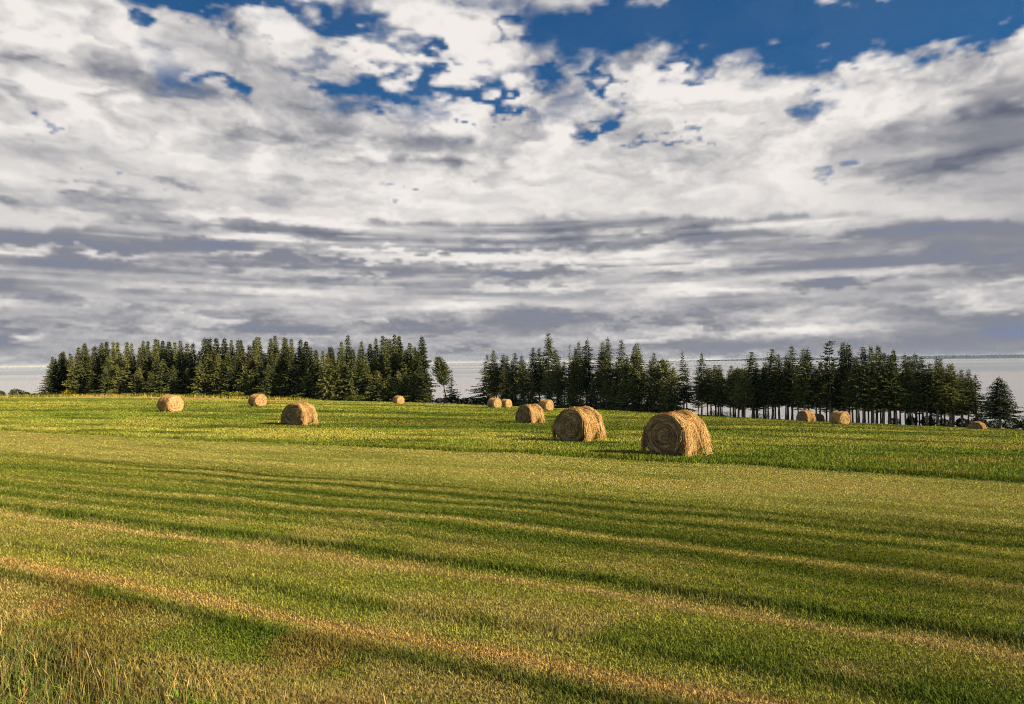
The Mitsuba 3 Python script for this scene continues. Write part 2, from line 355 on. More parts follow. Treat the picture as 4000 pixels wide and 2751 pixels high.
parts.append(blades(x, y, h * rng.uniform(.6, 1.5, len(x)), rng.uniform(.08, .2, len(x)), col, .6))
m, c = join(parts)
add('field_grass', m, 'sward', color=c)
tag('field_grass', 'taller bright green grass of the uncut field around the bales', 'grass', kind='stuff')

# rough verge at the lower left corner
parts = []
n = 90000
s, l = rng.uniform(1.4, 3.62, n) ** 1.0, rng.uniform(-7, 3.5, n)
x, y = .4305 * s + .9026 * l, .9026 * s - .4305 * l
dens = fbm(np.stack([x * 1.3, y * 1.3, 0 * x], -1), 3, 5)
edge = sstep(3.65, 2.9, s) * sstep(1.2, -1.2, l)
ok = (rng.uniform(0, 1, n) < edge * np.clip((dens - .33) * 5, .3, 1)) & (y > 2.6)
x, y, s = x[ok], y[ok], s[ok]
pal = np.array([(.20, .20, .07), (.28, .24, .11), (.07, .12, .028), (.10, .16, .04), (.13, .15, .05), (.07, .06, .03)])[rng.integers(0, 6, len(x))]
hh = rng.uniform(.05, .21, len(x)) * (.45 + .75 * sstep(3.6, 2.6, s))
parts.append(blades(x, y, hh, rng.uniform(.0022, .005, len(x)), pal, .8, 2))
k = rng.integers(0, len(x), 110)                                  # timothy seed heads on thin stalks
for q in k:
    hgt, a, ln = rng.uniform(.16, .3), rng.uniform(0, 6.28), rng.uniform(.02, .16)
    b0 = np.array([x[q], y[q], float(land(x[q], y[q]))])
    tip = b0 + [math.cos(a) * ln, math.sin(a) * ln, hgt]
    for p0, p1, r0, r1, c0 in ((b0, tip, .0016, .0012, (.36, .31, .12)), (tip, tip + (tip - b0) / hgt * .05 + [math.cos(a) * .01, math.sin(a) * .01, 0], .0045, .002, (.40, .29, .15))):
        cyl = []
        for t, r in ((0, r0 * .7), (.3, r0), (1, r1)):
            for g in range(4):
                cyl.append(p0 + (p1 - p0) * t + np.array([math.cos(g * 1.571) * r, math.sin(g * 1.571) * r, 0]))
        f = [[b + g, b + (g + 1) % 4, b + 4 + g] for b in (0, 4) for g in range(4)] + [[b + (g + 1) % 4, b + 4 + (g + 1) % 4, b + 4 + g] for b in (0, 4) for g in range(4)]
        parts.append((np.array(cyl), np.array(f), np.tile(np.array([c0]) * rng.uniform(.7, 1.2), (12, 1))))
m, c = join(parts)
add('verge_grass', m, 'sward', color=c)
tag('verge_grass', 'long dry verge grass with seed heads in the lower left corner', 'grass', kind='stuff')
# broad weed leaves low in the verge
parts = []
n = 6000
s, l = rng.uniform(1.9, 3.2, n), rng.uniform(-6.5, 0, n)
x, y = .4305 * s + .9026 * l, .9026 * s - .4305 * l
ok = (fbm(np.stack([x * 1.1, y * 1.1, 0 * x + 4], -1), 3, 15) > .5) & (y > 2.6)
x, y = x[ok], y[ok]
pal = np.array([(.10, .19, .03), (.16, .24, .05), (.08, .14, .03)])[rng.integers(0, 3, len(x))]
parts.append(blades(x, y, rng.uniform(.03, .08, len(x)), rng.uniform(.012, .022, len(x)), pal, 1.6, 2))
m, c = join(parts)
add('verge_weeds', m, 'sward', color=c)
tag('verge_weeds', 'low broad-leaved green weeds among the long verge grass', 'weeds', kind='stuff')

# ---------------------------------------------------------------- hay bales
def bale_parts(seed, W=1.64, H=1.5, L=1.38, n_side=5200, n_face=2600, n_hang=1300, groove=.58, flop=0.0, end_sun_paint=1.0):
    """A slumped round bale: axis along x (front end at -L/2), ground at z = 0. Four meshes with colours."""
    r = np.random.default_rng(seed)
    na, nl = 72, 22
    a = np.linspace(0, 2 * np.pi, na, endpoint=False)
    t = np.linspace(0, 1, nl)

    def radius(t, a):
        g = 1 - .075 * np.exp(-((t - groove) / .05) ** 2) - .03 * np.exp(-((t - groove * .45) / .05) ** 2) - .05 * (2 * abs(t - .5)) ** 8
        return g + .03 * np.sin(3 * a + seed) * np.sin(5 * t + seed) + .02 * np.sin(7 * a + 9 * t)

    def surf(t, a, k=1.0):
        """k: share of the radius (for the end faces)."""
        rr = radius(t, a) * k
        y, z = np.cos(a) * rr * W / 2, np.sin(a) * rr * H / 2 + H * .46
        low = np.clip((H * .33 - z) / (H * .33), 0, 1)
        y = y * (1 + .09 * low * np.clip(k, 0, 1))                      # slumped, straight skirts
        z = np.where(z < .05, .05 - (.05 - z) * .25, z)
        bow = .07 * (1 - k ** 2) * (2 * (t > .5) - 1)
        return np.stack([(t - .5) * L + bow, y, z], -1)

    A, Tt = np.meshgrid(a, t)
    v = surf(Tt, A)
    v += (noise(v * 9, seed) - .5)[..., None] * .05 * np.array([.3, 1, 1])
    i = (np.arange(nl - 1)[:, None] * na + np.arange(na)).ravel()
    jx = (np.arange(nl - 1)[:, None] * na + (np.arange(na) + 1) % na).ravel()
    body_f = np.concatenate([np.c_[i, jx, jx + na], np.c_[i, jx + na, i + na]])
    sc = fbm(np.stack([A * 3.2, Tt * 26, 0 * A], -1), 3, seed)
    sidec = np.array((.44, .285, .12)) * (.45 + .9 * sc)[..., None]
    out = {}

    def ribbons(p0, p1, w, nrm, c):
        d = p1 - p0
        sd = np.cross(d, nrm)
        sd /= np.linalg.norm(sd, axis=1, keepdims=True) + 1e-9
        sd *= (w / 2)[:, None]
        vv = np.stack([p0 - sd, p0 + sd, p1 + sd * .5, p1 - sd * .5], 1).reshape(-1, 3)
        k = np.arange(len(p0))[:, None] * 4
        return vv, np.concatenate([k + [0, 1, 2], k + [0, 2, 3]]), np.repeat(c, 4, 0)

    # side straw, wound round the axis
    n = n_side
    t0, a0, da = r.uniform(0, 1, n), r.uniform(-.35, np.pi + .35, n), r.uniform(.12, .42, n) * r.choice([-1, 1], n)
    lift = lambda m: 1 + r.uniform(.0, .035, m)
    ok = np.abs(t0 - groove) > .02
    t0, a0, da = t0[ok], a0[ok], da[ok]
    n = len(t0)
    p0 = surf(np.clip(t0, 0, 1), a0, lift(n)); p1 = surf(np.clip(t0 + r.normal(0, .03, n), -.02, 1.02), a0 + da, lift(n) + r.uniform(0, .03, n) ** 1)
    nr = np.stack([r.normal(0, .5, n), np.cos(a0 + da / 2), np.sin(a0 + da / 2)], -1)
    clump = fbm(np.stack([t0 * 22, a0 * 2.2, 0 * t0], -1), 3, seed + 4)
    base = np.array([(.54, .385, .19), (.64, .475, .26), (.41, .28, .125), (.22, .145, .065)])[r.integers(0, 4, n)] * np.clip(.25 + 1.45 * clump, .2, 1.25)[:, None]
    wv = r.uniform(.006, .018, n)
    V, C = join([(v.reshape(-1, 3), body_f, sidec.reshape(-1, 3)), ribbons(p0, p1, wv, nr, base)])
    out['rolled_side'] = (V, C)
    # end faces: coiled layers
    for end, key in ((0, 'end_face'), (1, 'end_face_001')):
        sg = -1 if end == 0 else 1
        kk = np.linspace(0, 1, 15)
        K, A2 = np.meshgrid(kk, a, indexing='ij')
        fv = surf(np.full_like(K, float(end)), A2, K * .985)
        coil = np.sin(K * 44 + A2 + seed + 5 * fbm(np.stack([K * 3, np.cos(A2) * 1.3, np.sin(A2) * 1.3], -1), 3, seed)) * .5 + .5
        fv[..., 0] += sg * (.004 - .035 * coil * (K > .1) * (.5 + fbm(np.stack([K * 6, A2, 0 * K], -1), 2, seed)) - .05 * (1 - K) ** 3) - sg * .0
        i2 = (np.arange(14)[:, None] * na + np.arange(na)).ravel()
        j2 = (np.arange(14)[:, None] * na + (np.arange(na) + 1) % na).ravel()
        ff = np.concatenate([np.c_[i2, i2 + na, j2 + na], np.c_[i2, j2 + na, j2]])
        fcol = end_sun_paint * np.array((.28, .205, .11)) * (.45 + .7 * fbm(np.stack([K * 14, A2 * 1.2, 0 * K], -1), 3, seed + 1))[..., None]  # end colour held dark for shade, scaled up where sun is painted in
        n = n_face
        k0 = np.sqrt(r.uniform(.002, 1, n)); a0 = r.uniform(0, 2 * np.pi, n)
        ln = r.uniform(.10, .34, n)
        da = np.minimum(ln / (k0 * .8 + .05), 1.2) * r.choice([-1, 1], n)
        off = lambda m: sg * r.uniform(.002, .03, m)
        q0 = surf(np.full(n, float(end)), a0, k0 * .98); q0[:, 0] += off(n)
        q1 = surf(np.full(n, float(end)), a0 + da, np.clip(k0 + r.normal(0, .025, n), 0, .99)); q1[:, 0] += off(n)
        nr = np.stack([np.full(n, float(sg)), r.normal(0, .6, n), r.normal(0, .6, n)], -1)
        ring = fbm(np.stack([k0 * 10, np.cos(a0) * 1.6, np.sin(a0) * 1.6], -1), 3, seed + 8)
        cc = end_sun_paint * np.array([(.38, .285, .16), (.48, .365, .215), (.27, .195, .105), (.17, .12, .06)])[r.integers(0, 4, n)] * np.clip(-.65 + 3.1 * ring, .2, 1.4)[:, None]  # end straw takes the same painted sun
        V, C2 = join([(fv.reshape(-1, 3), ff, fcol.reshape(-1, 3)), ribbons(q0, q1, r.uniform(.005, .014, n), nr, cc)])
        out[key] = (V, C2)
    # loose straw hanging down both flanks and sticking out of the top
    n = n_hang
    e = r.choice([0., 1.], n, p=[.62, .38])
    t0 = np.clip(np.abs(e - np.abs(r.normal(0, .16, n))), -.02, 1.02)
    sd = r.choice([-1, 1], n)
    a0 = np.where(sd > 0, r.uniform(-.25, .75, n), np.pi - r.uniform(-.25, .75, n))
    p0 = surf(t0, a0, 1.01 + r.uniform(0, .03, n))
    drop = np.minimum(r.uniform(.2, .75, n), p0[:, 2] + .03)
    flare = r.uniform(-.02, .12, n) + .10 * (1 - p0[:, 2] / H) ** 2
    p1 = p0 + np.stack([(e * 2 - 1) * r.uniform(-.02, .10 + flop, n) + r.normal(0, .05, n), sd * flare, -drop], -1)
    p1[:, 2] = np.maximum(p1[:, 2], -.02)
    nr = np.stack([r.normal(0, .5, n), sd * 1.0, r.normal(.3, .4, n)], -1)
    c1 = np.array([(.54, .385, .19), (.64, .475, .26), (.41, .28, .125)])[r.integers(0, 3, n)] * r.uniform(.7, 1.1, (n, 1))
    m = n // 5
    tt, aa = np.clip(r.uniform(-.02, 1.02, m), 0, 1), r.uniform(.3, np.pi - .3, m)
    u0 = surf(tt, aa, 1.0)
    u1 = u0 + np.stack([r.normal(0, .12, m), np.cos(aa) * .07 + r.normal(0, .09, m), np.sin(aa) * r.uniform(.0, .09, m)], -1)
    nr2 = r.normal(0, 1, (m, 3))
    g = n // 4
    ga, gr = r.uniform(0, 2 * np.pi, g), r.uniform(.9, 1.35, g)
    g0 = np.stack([np.cos(ga) * gr * L * .55, np.sin(ga) * gr * W * .5, r.uniform(.04, .09, g)], -1)
    g1 = g0 + np.stack([r.normal(0, .12, g), r.normal(0, .12, g), r.uniform(-.03, .05, g)], -1)
    g_ = ribbons(g0, g1, r.uniform(.006, .014, g), r.normal(0, 1, (g, 3)) + [0, 0, 1.5], c1[:g])
    V, C3 = join([g_, ribbons(p0, p1, r.uniform(.006, .02, n), nr, c1), ribbons(u0, u1, r.uniform(.005, .012, m), nr2, c1[:m])])
    out['loose_straw'] = (V, C3)
    return {k: mikit.ply(V, 'straw', color=C) for k, (V, C) in out.items()}


protos = [bale_parts(3, flop=.05), bale_parts(8, groove=.66), bale_parts(14, groove=.5)]  # ends painted darker, for bales whose end turns from the sun
small = [bale_parts(s, n_side=1500, n_face=700, n_hang=420, groove=g, end_sun_paint=1.8) for s, g in ((21, .5), (33, .6))]  # ends painted brighter, standing in for strong sun on them
# x, y, turn of the visible end from the line of sight (+ to the right), proto, scale, label
BALES = [
    (5.33, 22.35, -33, protos[0], .97, 'largest and nearest round hay bale, straw hanging down its sunlit right flank'),
    (2.84, 29.35, -34, protos[1], 1.0, 'second largest round hay bale, left of the nearest, its shaded coiled end in view'),
    (-13.85, 44.4, -36, protos[2], 1.0, 'lone mid-field hay bale before the left stand, its brown coiled end facing us'),
    (1.34, 52.5, -42, protos[1], .98, 'ribbed round hay bale left of and behind the second largest one'),
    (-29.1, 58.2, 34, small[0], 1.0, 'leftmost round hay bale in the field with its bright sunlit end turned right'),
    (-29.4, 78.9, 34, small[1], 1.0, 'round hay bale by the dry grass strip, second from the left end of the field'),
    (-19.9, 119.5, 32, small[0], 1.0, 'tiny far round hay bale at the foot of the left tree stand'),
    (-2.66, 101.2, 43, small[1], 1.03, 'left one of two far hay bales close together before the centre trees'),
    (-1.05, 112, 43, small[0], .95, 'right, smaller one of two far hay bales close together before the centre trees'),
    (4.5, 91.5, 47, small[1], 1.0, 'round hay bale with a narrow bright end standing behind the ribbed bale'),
    (37.1, 86.5, -38, protos[2], 1.0, 'shaded hay bale under the right stand with a smaller bale peeping out behind'),
    (43.4, 97.5, -40, protos[1], .92, 'small round hay bale half hidden behind another under the right trees'),
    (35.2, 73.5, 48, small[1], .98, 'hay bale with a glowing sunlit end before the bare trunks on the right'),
    (53.6, 79.0, -14, protos[2], .95, 'dark shaded hay bale half sunk behind the brow near the lone tree'),
]
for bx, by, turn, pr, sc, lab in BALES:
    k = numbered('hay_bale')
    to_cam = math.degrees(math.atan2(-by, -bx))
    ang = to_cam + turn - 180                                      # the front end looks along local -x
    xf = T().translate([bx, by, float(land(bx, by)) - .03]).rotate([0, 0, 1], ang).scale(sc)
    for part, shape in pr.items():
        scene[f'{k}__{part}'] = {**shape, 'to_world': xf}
    labels[f'{k}__loose_straw'] = {'kind': 'stuff'}
    tag(k, lab, 'hay bale', 'round hay bales in the field')

# ---------------------------------------------------------------- trees
TREES = {
    'LS': [(-125.0, 185.6, 11.1),(-123.5, 186.8, 12.3),(-122.4, 187.2, 12.6),(-122.0, 188.8, 12.3),(-118.8, 186.2, 13.7),(-118.5, 188.2, 14.4),(-111.1, 177.5, 14.0),(-111.7, 182.3, 13.7),(-113.6, 187.8, 14.9),(-109.4, 184.1, 15.0),(-110.6, 187.0, 15.0),(-103.8, 177.5, 14.3),(-104.6, 181.5, 14.6),(-100.8, 178.7, 14.4),(-101.6, 182.0, 14.3),(-99.4, 182.1, 13.2),(-94.6, 175.3, 14.3),(-95.0, 177.6, 14.5),(-93.1, 178.1, 15.2),(-96.3, 185.5, 15.4),(-93.6, 183.5, 15.1),(-88.2, 175.0, 14.2),(-89.9, 182.6, 14.6),(-83.7, 173.0, 14.2),(-85.1, 178.8, 14.1),(-80.3, 171.6, 13.6),(-76.1, 168.6, 14.7),(-79.4, 179.5, 15.4),(-75.5, 170.7, 14.9),(-73.6, 170.0, 14.9),(-75.5, 179.2, 15.6),(-72.9, 177.0, 14.9),(-67.5, 168.5, 14.5),(-69.6, 176.7, 15.0),(-65.8, 170.7, 13.3),(-64.9, 171.9, 14.7),(-62.0, 165.5, 15.1),(-64.4, 174.5, 15.8),(-60.6, 170.4, 15.1),(-59.8, 173.1, 15.9),(-57.3, 171.3, 15.6),(-54.1, 163.5, 14.6),(-52.8, 163.7, 14.7),(-49.7, 160.3, 14.3),(-48.1, 159.5, 13.8),(-46.4, 157.9, 12.3),(-46.1, 160.4, 11.7),(-43.9, 162.8, 12.7),(-41.1, 155.1, 12.2),(-41.1, 162.5, 14.0),(-37.6, 157.9, 15.4),(-34.6, 156.9, 13.9),(-33.7, 162.3, 13.7),(-31.4, 158.0, 14.8),(-29.0, 155.6, 15.2),(-28.8, 157.4, 14.8),(-28.5, 159.8, 14.9),(-26.4, 152.2, 15.3),(-26.9, 162.4, 16.0),(-22.6, 150.8, 13.3),(-22.6, 158.8, 13.2),(-20.8, 159.5, 15.9),(-120.5, 180.2, 10.2),(-118.4, 179.9, 11.7),(-113.2, 175.6, 10.7),(-111.9, 176.5, 9.9),(-111.7, 178.8, 11.9),(-110.1, 178.2, 10.9),(-108.3, 178.6, 10.5),(-102.9, 173.7, 10.2),(-103.6, 177.5, 11.9),(-102.3, 178.1, 11.4),(-97.9, 174.9, 10.1),(-96.6, 174.8, 10.6),(-94.0, 172.9, 11.2),(-94.2, 177.0, 10.2),(-89.8, 172.5, 11.0),(-89.8, 174.7, 11.7),(-86.4, 173.4, 11.4),(-84.0, 171.9, 10.6),(-81.9, 171.3, 11.3),(-80.7, 171.2, 11.1),(-78.4, 171.2, 11.5),(-73.9, 164.8, 10.6),(-73.7, 168.1, 11.5),(-71.7, 167.2, 10.3),(-69.2, 166.2, 11.3),(-66.5, 163.7, 10.2),(-65.2, 164.9, 10.2),(-62.6, 163.1, 9.9),(-62.0, 164.5, 11.7),(-59.1, 162.6, 11.0),(-56.4, 159.0, 10.3),(-55.4, 161.1, 10.7),(-54.2, 161.2, 10.7),(-50.6, 156.0, 10.3),(-50.6, 159.1, 11.0),(-48.6, 158.2, 10.5),(-46.3, 155.2, 10.8),(-44.6, 155.0, 11.5),(-42.2, 152.7, 11.2),(-40.9, 155.0, 11.0),(-39.5, 156.1, 11.4),(-37.7, 152.6, 10.9),(-36.2, 155.0, 11.7),(-34.3, 153.5, 11.8),(-32.6, 151.7, 10.7),(-30.9, 153.7, 10.1),(-29.3, 152.4, 10.3),(-27.7, 151.8, 11.6),(-26.1, 153.3, 10.2),(-24.4, 152.5, 11.4),(-23.2, 150.6, 11.8),(-20.9, 150.3, 11.8)],
    'LT': [(-119.0, 174.6, 5.5)],
    'LY': [(-107.2, 173.9, 4.9),(-101.8, 171.1, 7.6),(-99.3, 171.8, 8.1),(-97.5, 172.9, 9.7),(-93.0, 170.0, 7.1),(-90.6, 170.8, 6.1),(-85.5, 167.3, 9.3),(-82.7, 166.7, 7.7),(-79.9, 167.9, 7.1),(-74.8, 163.7, 8.9),(-73.3, 165.4, 10.6),(-70.7, 164.4, 10.3),(-66.5, 161.0, 8.0),(-62.8, 159.7, 8.2),(-60.8, 159.4, 7.1),(-59.2, 159.5, 10.0),(-55.9, 156.3, 7.8),(-53.3, 157.2, 6.5),(-50.9, 156.4, 8.8),(-48.6, 155.6, 8.1),(-45.4, 151.9, 7.1),(-42.5, 153.5, 6.7),(-40.4, 150.1, 10.4),(-38.5, 150.4, 8.9),(-35.4, 150.5, 10.5),(-32.8, 150.8, 8.7),(-30.6, 148.6, 6.1),(-29.3, 148.8, 6.7),(-29.2, 149.9, 6.7),(-26.6, 147.5, 6.0),(-24.4, 147.0, 6.9),(-22.9, 146.2, 6.6),(-20.8, 145.4, 6.7)],
    'Llean': [(-13.9, 143.3, 10.0)],
    'Lsmall': [(-12.7, 143.4, 5.7)],
    'CW': [(-5.4, 145.9, 11.3)],
    'CH': [(-3.8, 141.2, 11.7),(-2.0, 140.5, 11.0),(-1.4, 138.6, 10.5),(0.6, 137.8, 11.0),(2.4, 141.4, 11.3),(4.0, 136.3, 12.4),(5.5, 139.3, 12.6),(7.3, 137.8, 15.7),(8.8, 134.7, 11.9),(11.8, 130.2, 11.9),(13.4, 134.0, 13.7),(14.1, 130.1, 13.8),(17.0, 127.5, 13.2),(17.7, 126.3, 13.7),(20.5, 128.9, 13.9),(21.0, 125.1, 10.4),(22.1, 122.9, 12.1),(23.0, 123.5, 12.9),(24.8, 119.8, 10.6),(-3.3, 139.4, 9.0),(-1.4, 136.6, 8.0),(0.1, 140.7, 9.8),(2.1, 135.8, 9.4),(3.2, 135.2, 7.9),(5.4, 135.7, 9.2),(6.9, 131.8, 8.3),(8.8, 132.9, 9.4),(10.0, 132.1, 9.4),(11.8, 131.9, 9.5),(13.2, 128.2, 9.7),(15.0, 130.4, 8.5),(16.5, 128.7, 10.1),(17.9, 127.3, 9.0),(19.7, 127.2, 9.3),(20.8, 126.0, 9.4),(22.1, 124.9, 9.6),(23.2, 123.3, 8.5),(25.0, 122.5, 9.6)],
    'Ccrook': [(11.2, 129.8, 12.3)],
    'CR': [(26.0, 118.0, 9.4)],
    'CY': [(-1.6, 137.3, 5.5),(0.2, 135.9, 4.6),(2.0, 135.6, 4.5),(4.0, 134.2, 5.5),(7.0, 131.0, 4.3),(9.1, 131.3, 3.7),(11.1, 129.6, 6.0),(12.5, 128.7, 4.6),(14.9, 125.9, 5.8),(17.1, 124.9, 5.8),(18.4, 123.9, 5.8),(19.8, 122.4, 5.9),(21.7, 121.4, 6.1),(23.9, 119.0, 4.2),(25.5, 118.7, 5.6),(26.9, 116.2, 4.2),(27.1, 115.6, 7.9)],
    'Cslim': [(28.4, 113.3, 10.6),(29.1, 114.0, 8.7)],
    'RH': [(30.3, 109.5, 10.0),(32.5, 109.4, 8.7),(32.3, 106.2, 8.2),(34.2, 105.7, 8.3),(36.1, 102.9, 10.4),(36.8, 102.8, 8.7),(37.1, 100.3, 8.6),(38.5, 101.3, 10.8),(38.7, 99.2, 9.7),(40.7, 101.1, 10.2),(40.7, 99.6, 11.1),(41.3, 96.7, 10.4),(42.0, 96.9, 10.5),(49.2, 95.6, 11.3),(49.7, 91.8, 9.7),(52.8, 91.8, 9.7),(55.3, 95.2, 10.2),(54.7, 92.8, 10.0),(55.0, 91.7, 9.5),(57.5, 94.1, 9.0),(55.7, 89.6, 9.1),(58.5, 93.3, 9.6),(57.2, 89.3, 8.4),(57.8, 89.8, 8.5),(61.7, 93.8, 8.3),(61.4, 92.1, 8.2),(30.9, 113.5, 7.1),(31.8, 111.5, 8.3),(31.7, 109.1, 7.9),(32.5, 108.0, 7.7),(33.3, 108.7, 7.2),(34.5, 108.2, 8.0),(34.5, 105.9, 7.5),(34.3, 102.1, 7.3),(34.4, 101.3, 7.5),(37.1, 105.0, 8.0),(37.7, 105.8, 8.1),(37.6, 102.1, 7.8),(37.3, 99.7, 7.9),(40.0, 104.2, 8.5),(38.9, 99.6, 8.0),(39.5, 98.9, 8.0),(42.2, 103.1, 9.2),(42.2, 101.0, 7.7),(43.7, 102.2, 8.7),(42.2, 97.5, 7.8),(42.7, 96.1, 7.6),(43.3, 96.3, 8.7),(46.2, 100.8, 9.0),(45.4, 97.0, 8.7),(46.8, 98.2, 8.4),(47.2, 97.6, 9.1),(47.4, 95.4, 8.2),(46.8, 92.5, 8.6),(47.2, 92.1, 8.0),(49.7, 95.5, 7.7),(48.5, 92.0, 8.3),(52.9, 98.2, 8.7),(49.6, 91.5, 8.0),(51.3, 92.8, 8.4),(51.1, 91.0, 7.8),(52.1, 91.9, 7.1),(54.5, 94.2, 8.2),(53.1, 90.9, 7.7),(56.1, 94.3, 7.4),(54.4, 89.8, 7.6),(57.4, 93.7, 7.9),(58.7, 94.6, 7.8),(58.3, 92.3, 7.6),(57.4, 89.7, 7.2),(60.9, 94.4, 8.0),(58.7, 89.4, 6.8)],
    'RR': [(34.5, 104.4, 7.9),(35.6, 105.5, 8.1)],
    'RP': [(44.6, 96.0, 11.6)],
    'RD': [(46.9, 93.2, 9.0),(47.0, 96.8, 11.7),(47.6, 96.5, 11.5),(48.4, 92.1, 10.5),(50.6, 91.8, 9.5),(50.7, 95.3, 11.2),(52.6, 94.2, 10.6)],
    'RV': [(60.6, 89.4, 7.2)],
    'Rlone': [(61.3, 86.0, 6.5)],
}


NEEDLE = {'dark': (.046, .063, .036), 'mid': (.078, .102, .048), 'olive': (.125, .150, .062)}


def tube(p, rad, sides=6):
    p = np.asarray(p, float)
    a = np.arange(sides) * 2 * np.pi / sides
    ring = np.stack([np.cos(a), np.sin(a), 0 * a], -1)
    v = (p[:, None] + np.asarray(rad)[:, None, None] * ring[None]).reshape(-1, 3)
    f = []
    for r in range(len(p) - 1):
        for s in range(sides):
            q, w = r * sides + s, r * sides + (s + 1) % sides
            f += [[q, w, w + sides], [q, w + sides, q + sides]]
    return v, np.array(f)


def sprays(P, D, L, W, r, droop=.25):
    """Little bent leaf blades (two triangles) at P along D."""
    n = len(P)
    up = r.normal(0, 1, (n, 3)); up[:, 2] += .8
    s = np.cross(D, up)
    s /= np.linalg.norm(s, axis=1, keepdims=True) + 1e-9
    m = P + D * (L * .5)[:, None]
    e = P + D * L[:, None] - np.array([0, 0, 1]) * (L * droop)[:, None]
    v = np.stack([P, m + s * (W / 2)[:, None], e, m - s * (W / 2)[:, None]], 1).reshape(-1, 3)
    k = np.arange(n)[:, None] * 4
    return v, np.concatenate([k + [0, 1, 2], k + [0, 2, 3]])


def conifer(seed, H=13., R=2.1, bare=.05, shape='spruce', gap_=.36, per=6, tone='mid', droop=.18, step=.17, size=.36, lean=(0, 0), twigs=26, side=None, thin=1.0, rag=1.0):
    r = np.random.default_rng(seed)
    z = bare * H
    V, F, C, o = [], [], [], 0
    base = np.array(NEEDLE[tone])
    curve = lambda h: np.array([lean[0] * (h / H) ** 1.3, lean[1] * (h / H) ** 1.3, h])
    while z < H * .985:
        fr = (z - bare * H) / (H * (1 - bare))
        if shape == 'spruce': prof = 1.08 * (1 - fr) ** .86 * min(1, .72 + fr * 4)
        elif shape == 'stand': prof = min(1, .45 + fr * 2.2) * 1.05 * (1 - fr) ** .78
        elif shape == 'pine': prof = (.35 + .65 * math.sin(min(1, fr * 1.25 + .1) * math.pi)) * (1 - fr * .25)
        elif shape == 'round': prof = math.sqrt(max(.02, 1 - (1.75 * fr - .75) ** 2)) * (1 - .5 * fr)
        elif shape == 'lone': prof = (1 - fr) ** .72 * min(1, .8 + fr * 3)
        else: prof = .55 * (1 - fr) ** .7
        nb = max(3, int(round(per * (.6 + .6 * prof) * r.uniform(.8, 1.2))))
        a0 = r.uniform(0, 6.28)
        for b in range(nb):
            if r.uniform() > thin: continue
            a = a0 + b * 6.283 / nb + r.normal(0, .25)
            ln = R * prof * (1 - rag * .12 + rag * r.uniform(-.38, .37)) * (1 + .28 * rag * math.sin(a * 2 + z * 1.7 + seed)) + .10
            if side is not None: ln *= 1 + side[1] * max(0, math.cos(a - side[0])) * (fr < .5)
            up = (.55 if shape in ('pine', 'round') else .0) + r.normal(0, .06)
            npt = max(2, int(ln / step))
            t = np.linspace(.12, 1, npt)
            d = np.array([math.cos(a), math.sin(a), 0])
            c0 = curve(z)
            P = c0 + d * (ln * t)[:, None]
            P[:, 2] += (-droop * ln * t * (1.6 - 1.0 * t) + up * ln * t) * (1.25 - .7 * fr)
            k = 3
            P3 = np.repeat(P, k, 0) + r.normal(0, .05, (npt * k, 3))
            sg = np.tile([-1, 1, 0], npt)
            yaw = a + sg * r.uniform(.45, 1.15, npt * k)
            D = np.stack([np.cos(yaw), np.sin(yaw), r.uniform(-.45, .25, npt * k)], -1)
            sz = size * (1.15 - .5 * np.repeat(t, k)) * r.uniform(.7, 1.3, npt * k) * (.62 + .5 * prof)
            v, f = sprays(P3, D, sz, sz * .5, r)
            cc = base * r.uniform(.65, 1.35) * r.uniform(.7, 1.3, (len(P3), 1)) + np.array([.018, .016, 0]) * (np.repeat(t, k)[:, None] > .8)
            V.append(v); F.append(f + o); C.append(np.repeat(cc, 4, 0)); o += len(v)
        z += gap_ * r.uniform(.7, 1.3) * (1.05 - .45 * fr)
    # leader
    v, f = sprays(np.array([curve(H - .55 + .11 * q) for q in range(5)]), r.normal(0, .2, (5, 3)) + [0, 0, 1], np.full(5, .3), np.full(5, .09), r, 0)
    V.append(v); F.append(f + o); C.append(np.tile(base, (len(v), 1)))
    crown = mikit.ply((np.concatenate(V), np.concatenate(F)), 'needles', color=np.clip(np.concatenate(C), .004, .9))
    hs = np.linspace(-.6, H * .97, 7)
    rad = np.interp(hs, [-.6, .2, H * .97], [.21, .165, .02])
    tv, tf = tube([curve(max(h, 0)) + [0, 0, min(h, 0)] + r.normal(0, .03, 3) * [1, 1, 0] for h in hs], rad, 7)
    TV, TF, to = [tv], [tf], len(tv)
    for q in range(twigs):                                           # dead snags on the bare bole
        h = r.uniform(.06, max(bare + .08, .12)) * H
        a = r.uniform(0, 6.28)
        ln = r.uniform(.3, 1.0)
        c0 = curve(h)
        v, f = tube([c0, c0 + [math.cos(a) * ln, math.sin(a) * ln, r.uniform(-.2, .15)]], [.022, .01], 3)
        TV.append(v); TF.append(f + to); to += len(v)
    trunk = mikit.ply((np.concatenate(TV), np.concatenate(TF)), 'bark', smooth=True)
    return {'H': H, 'crown': crown, 'trunk': trunk}


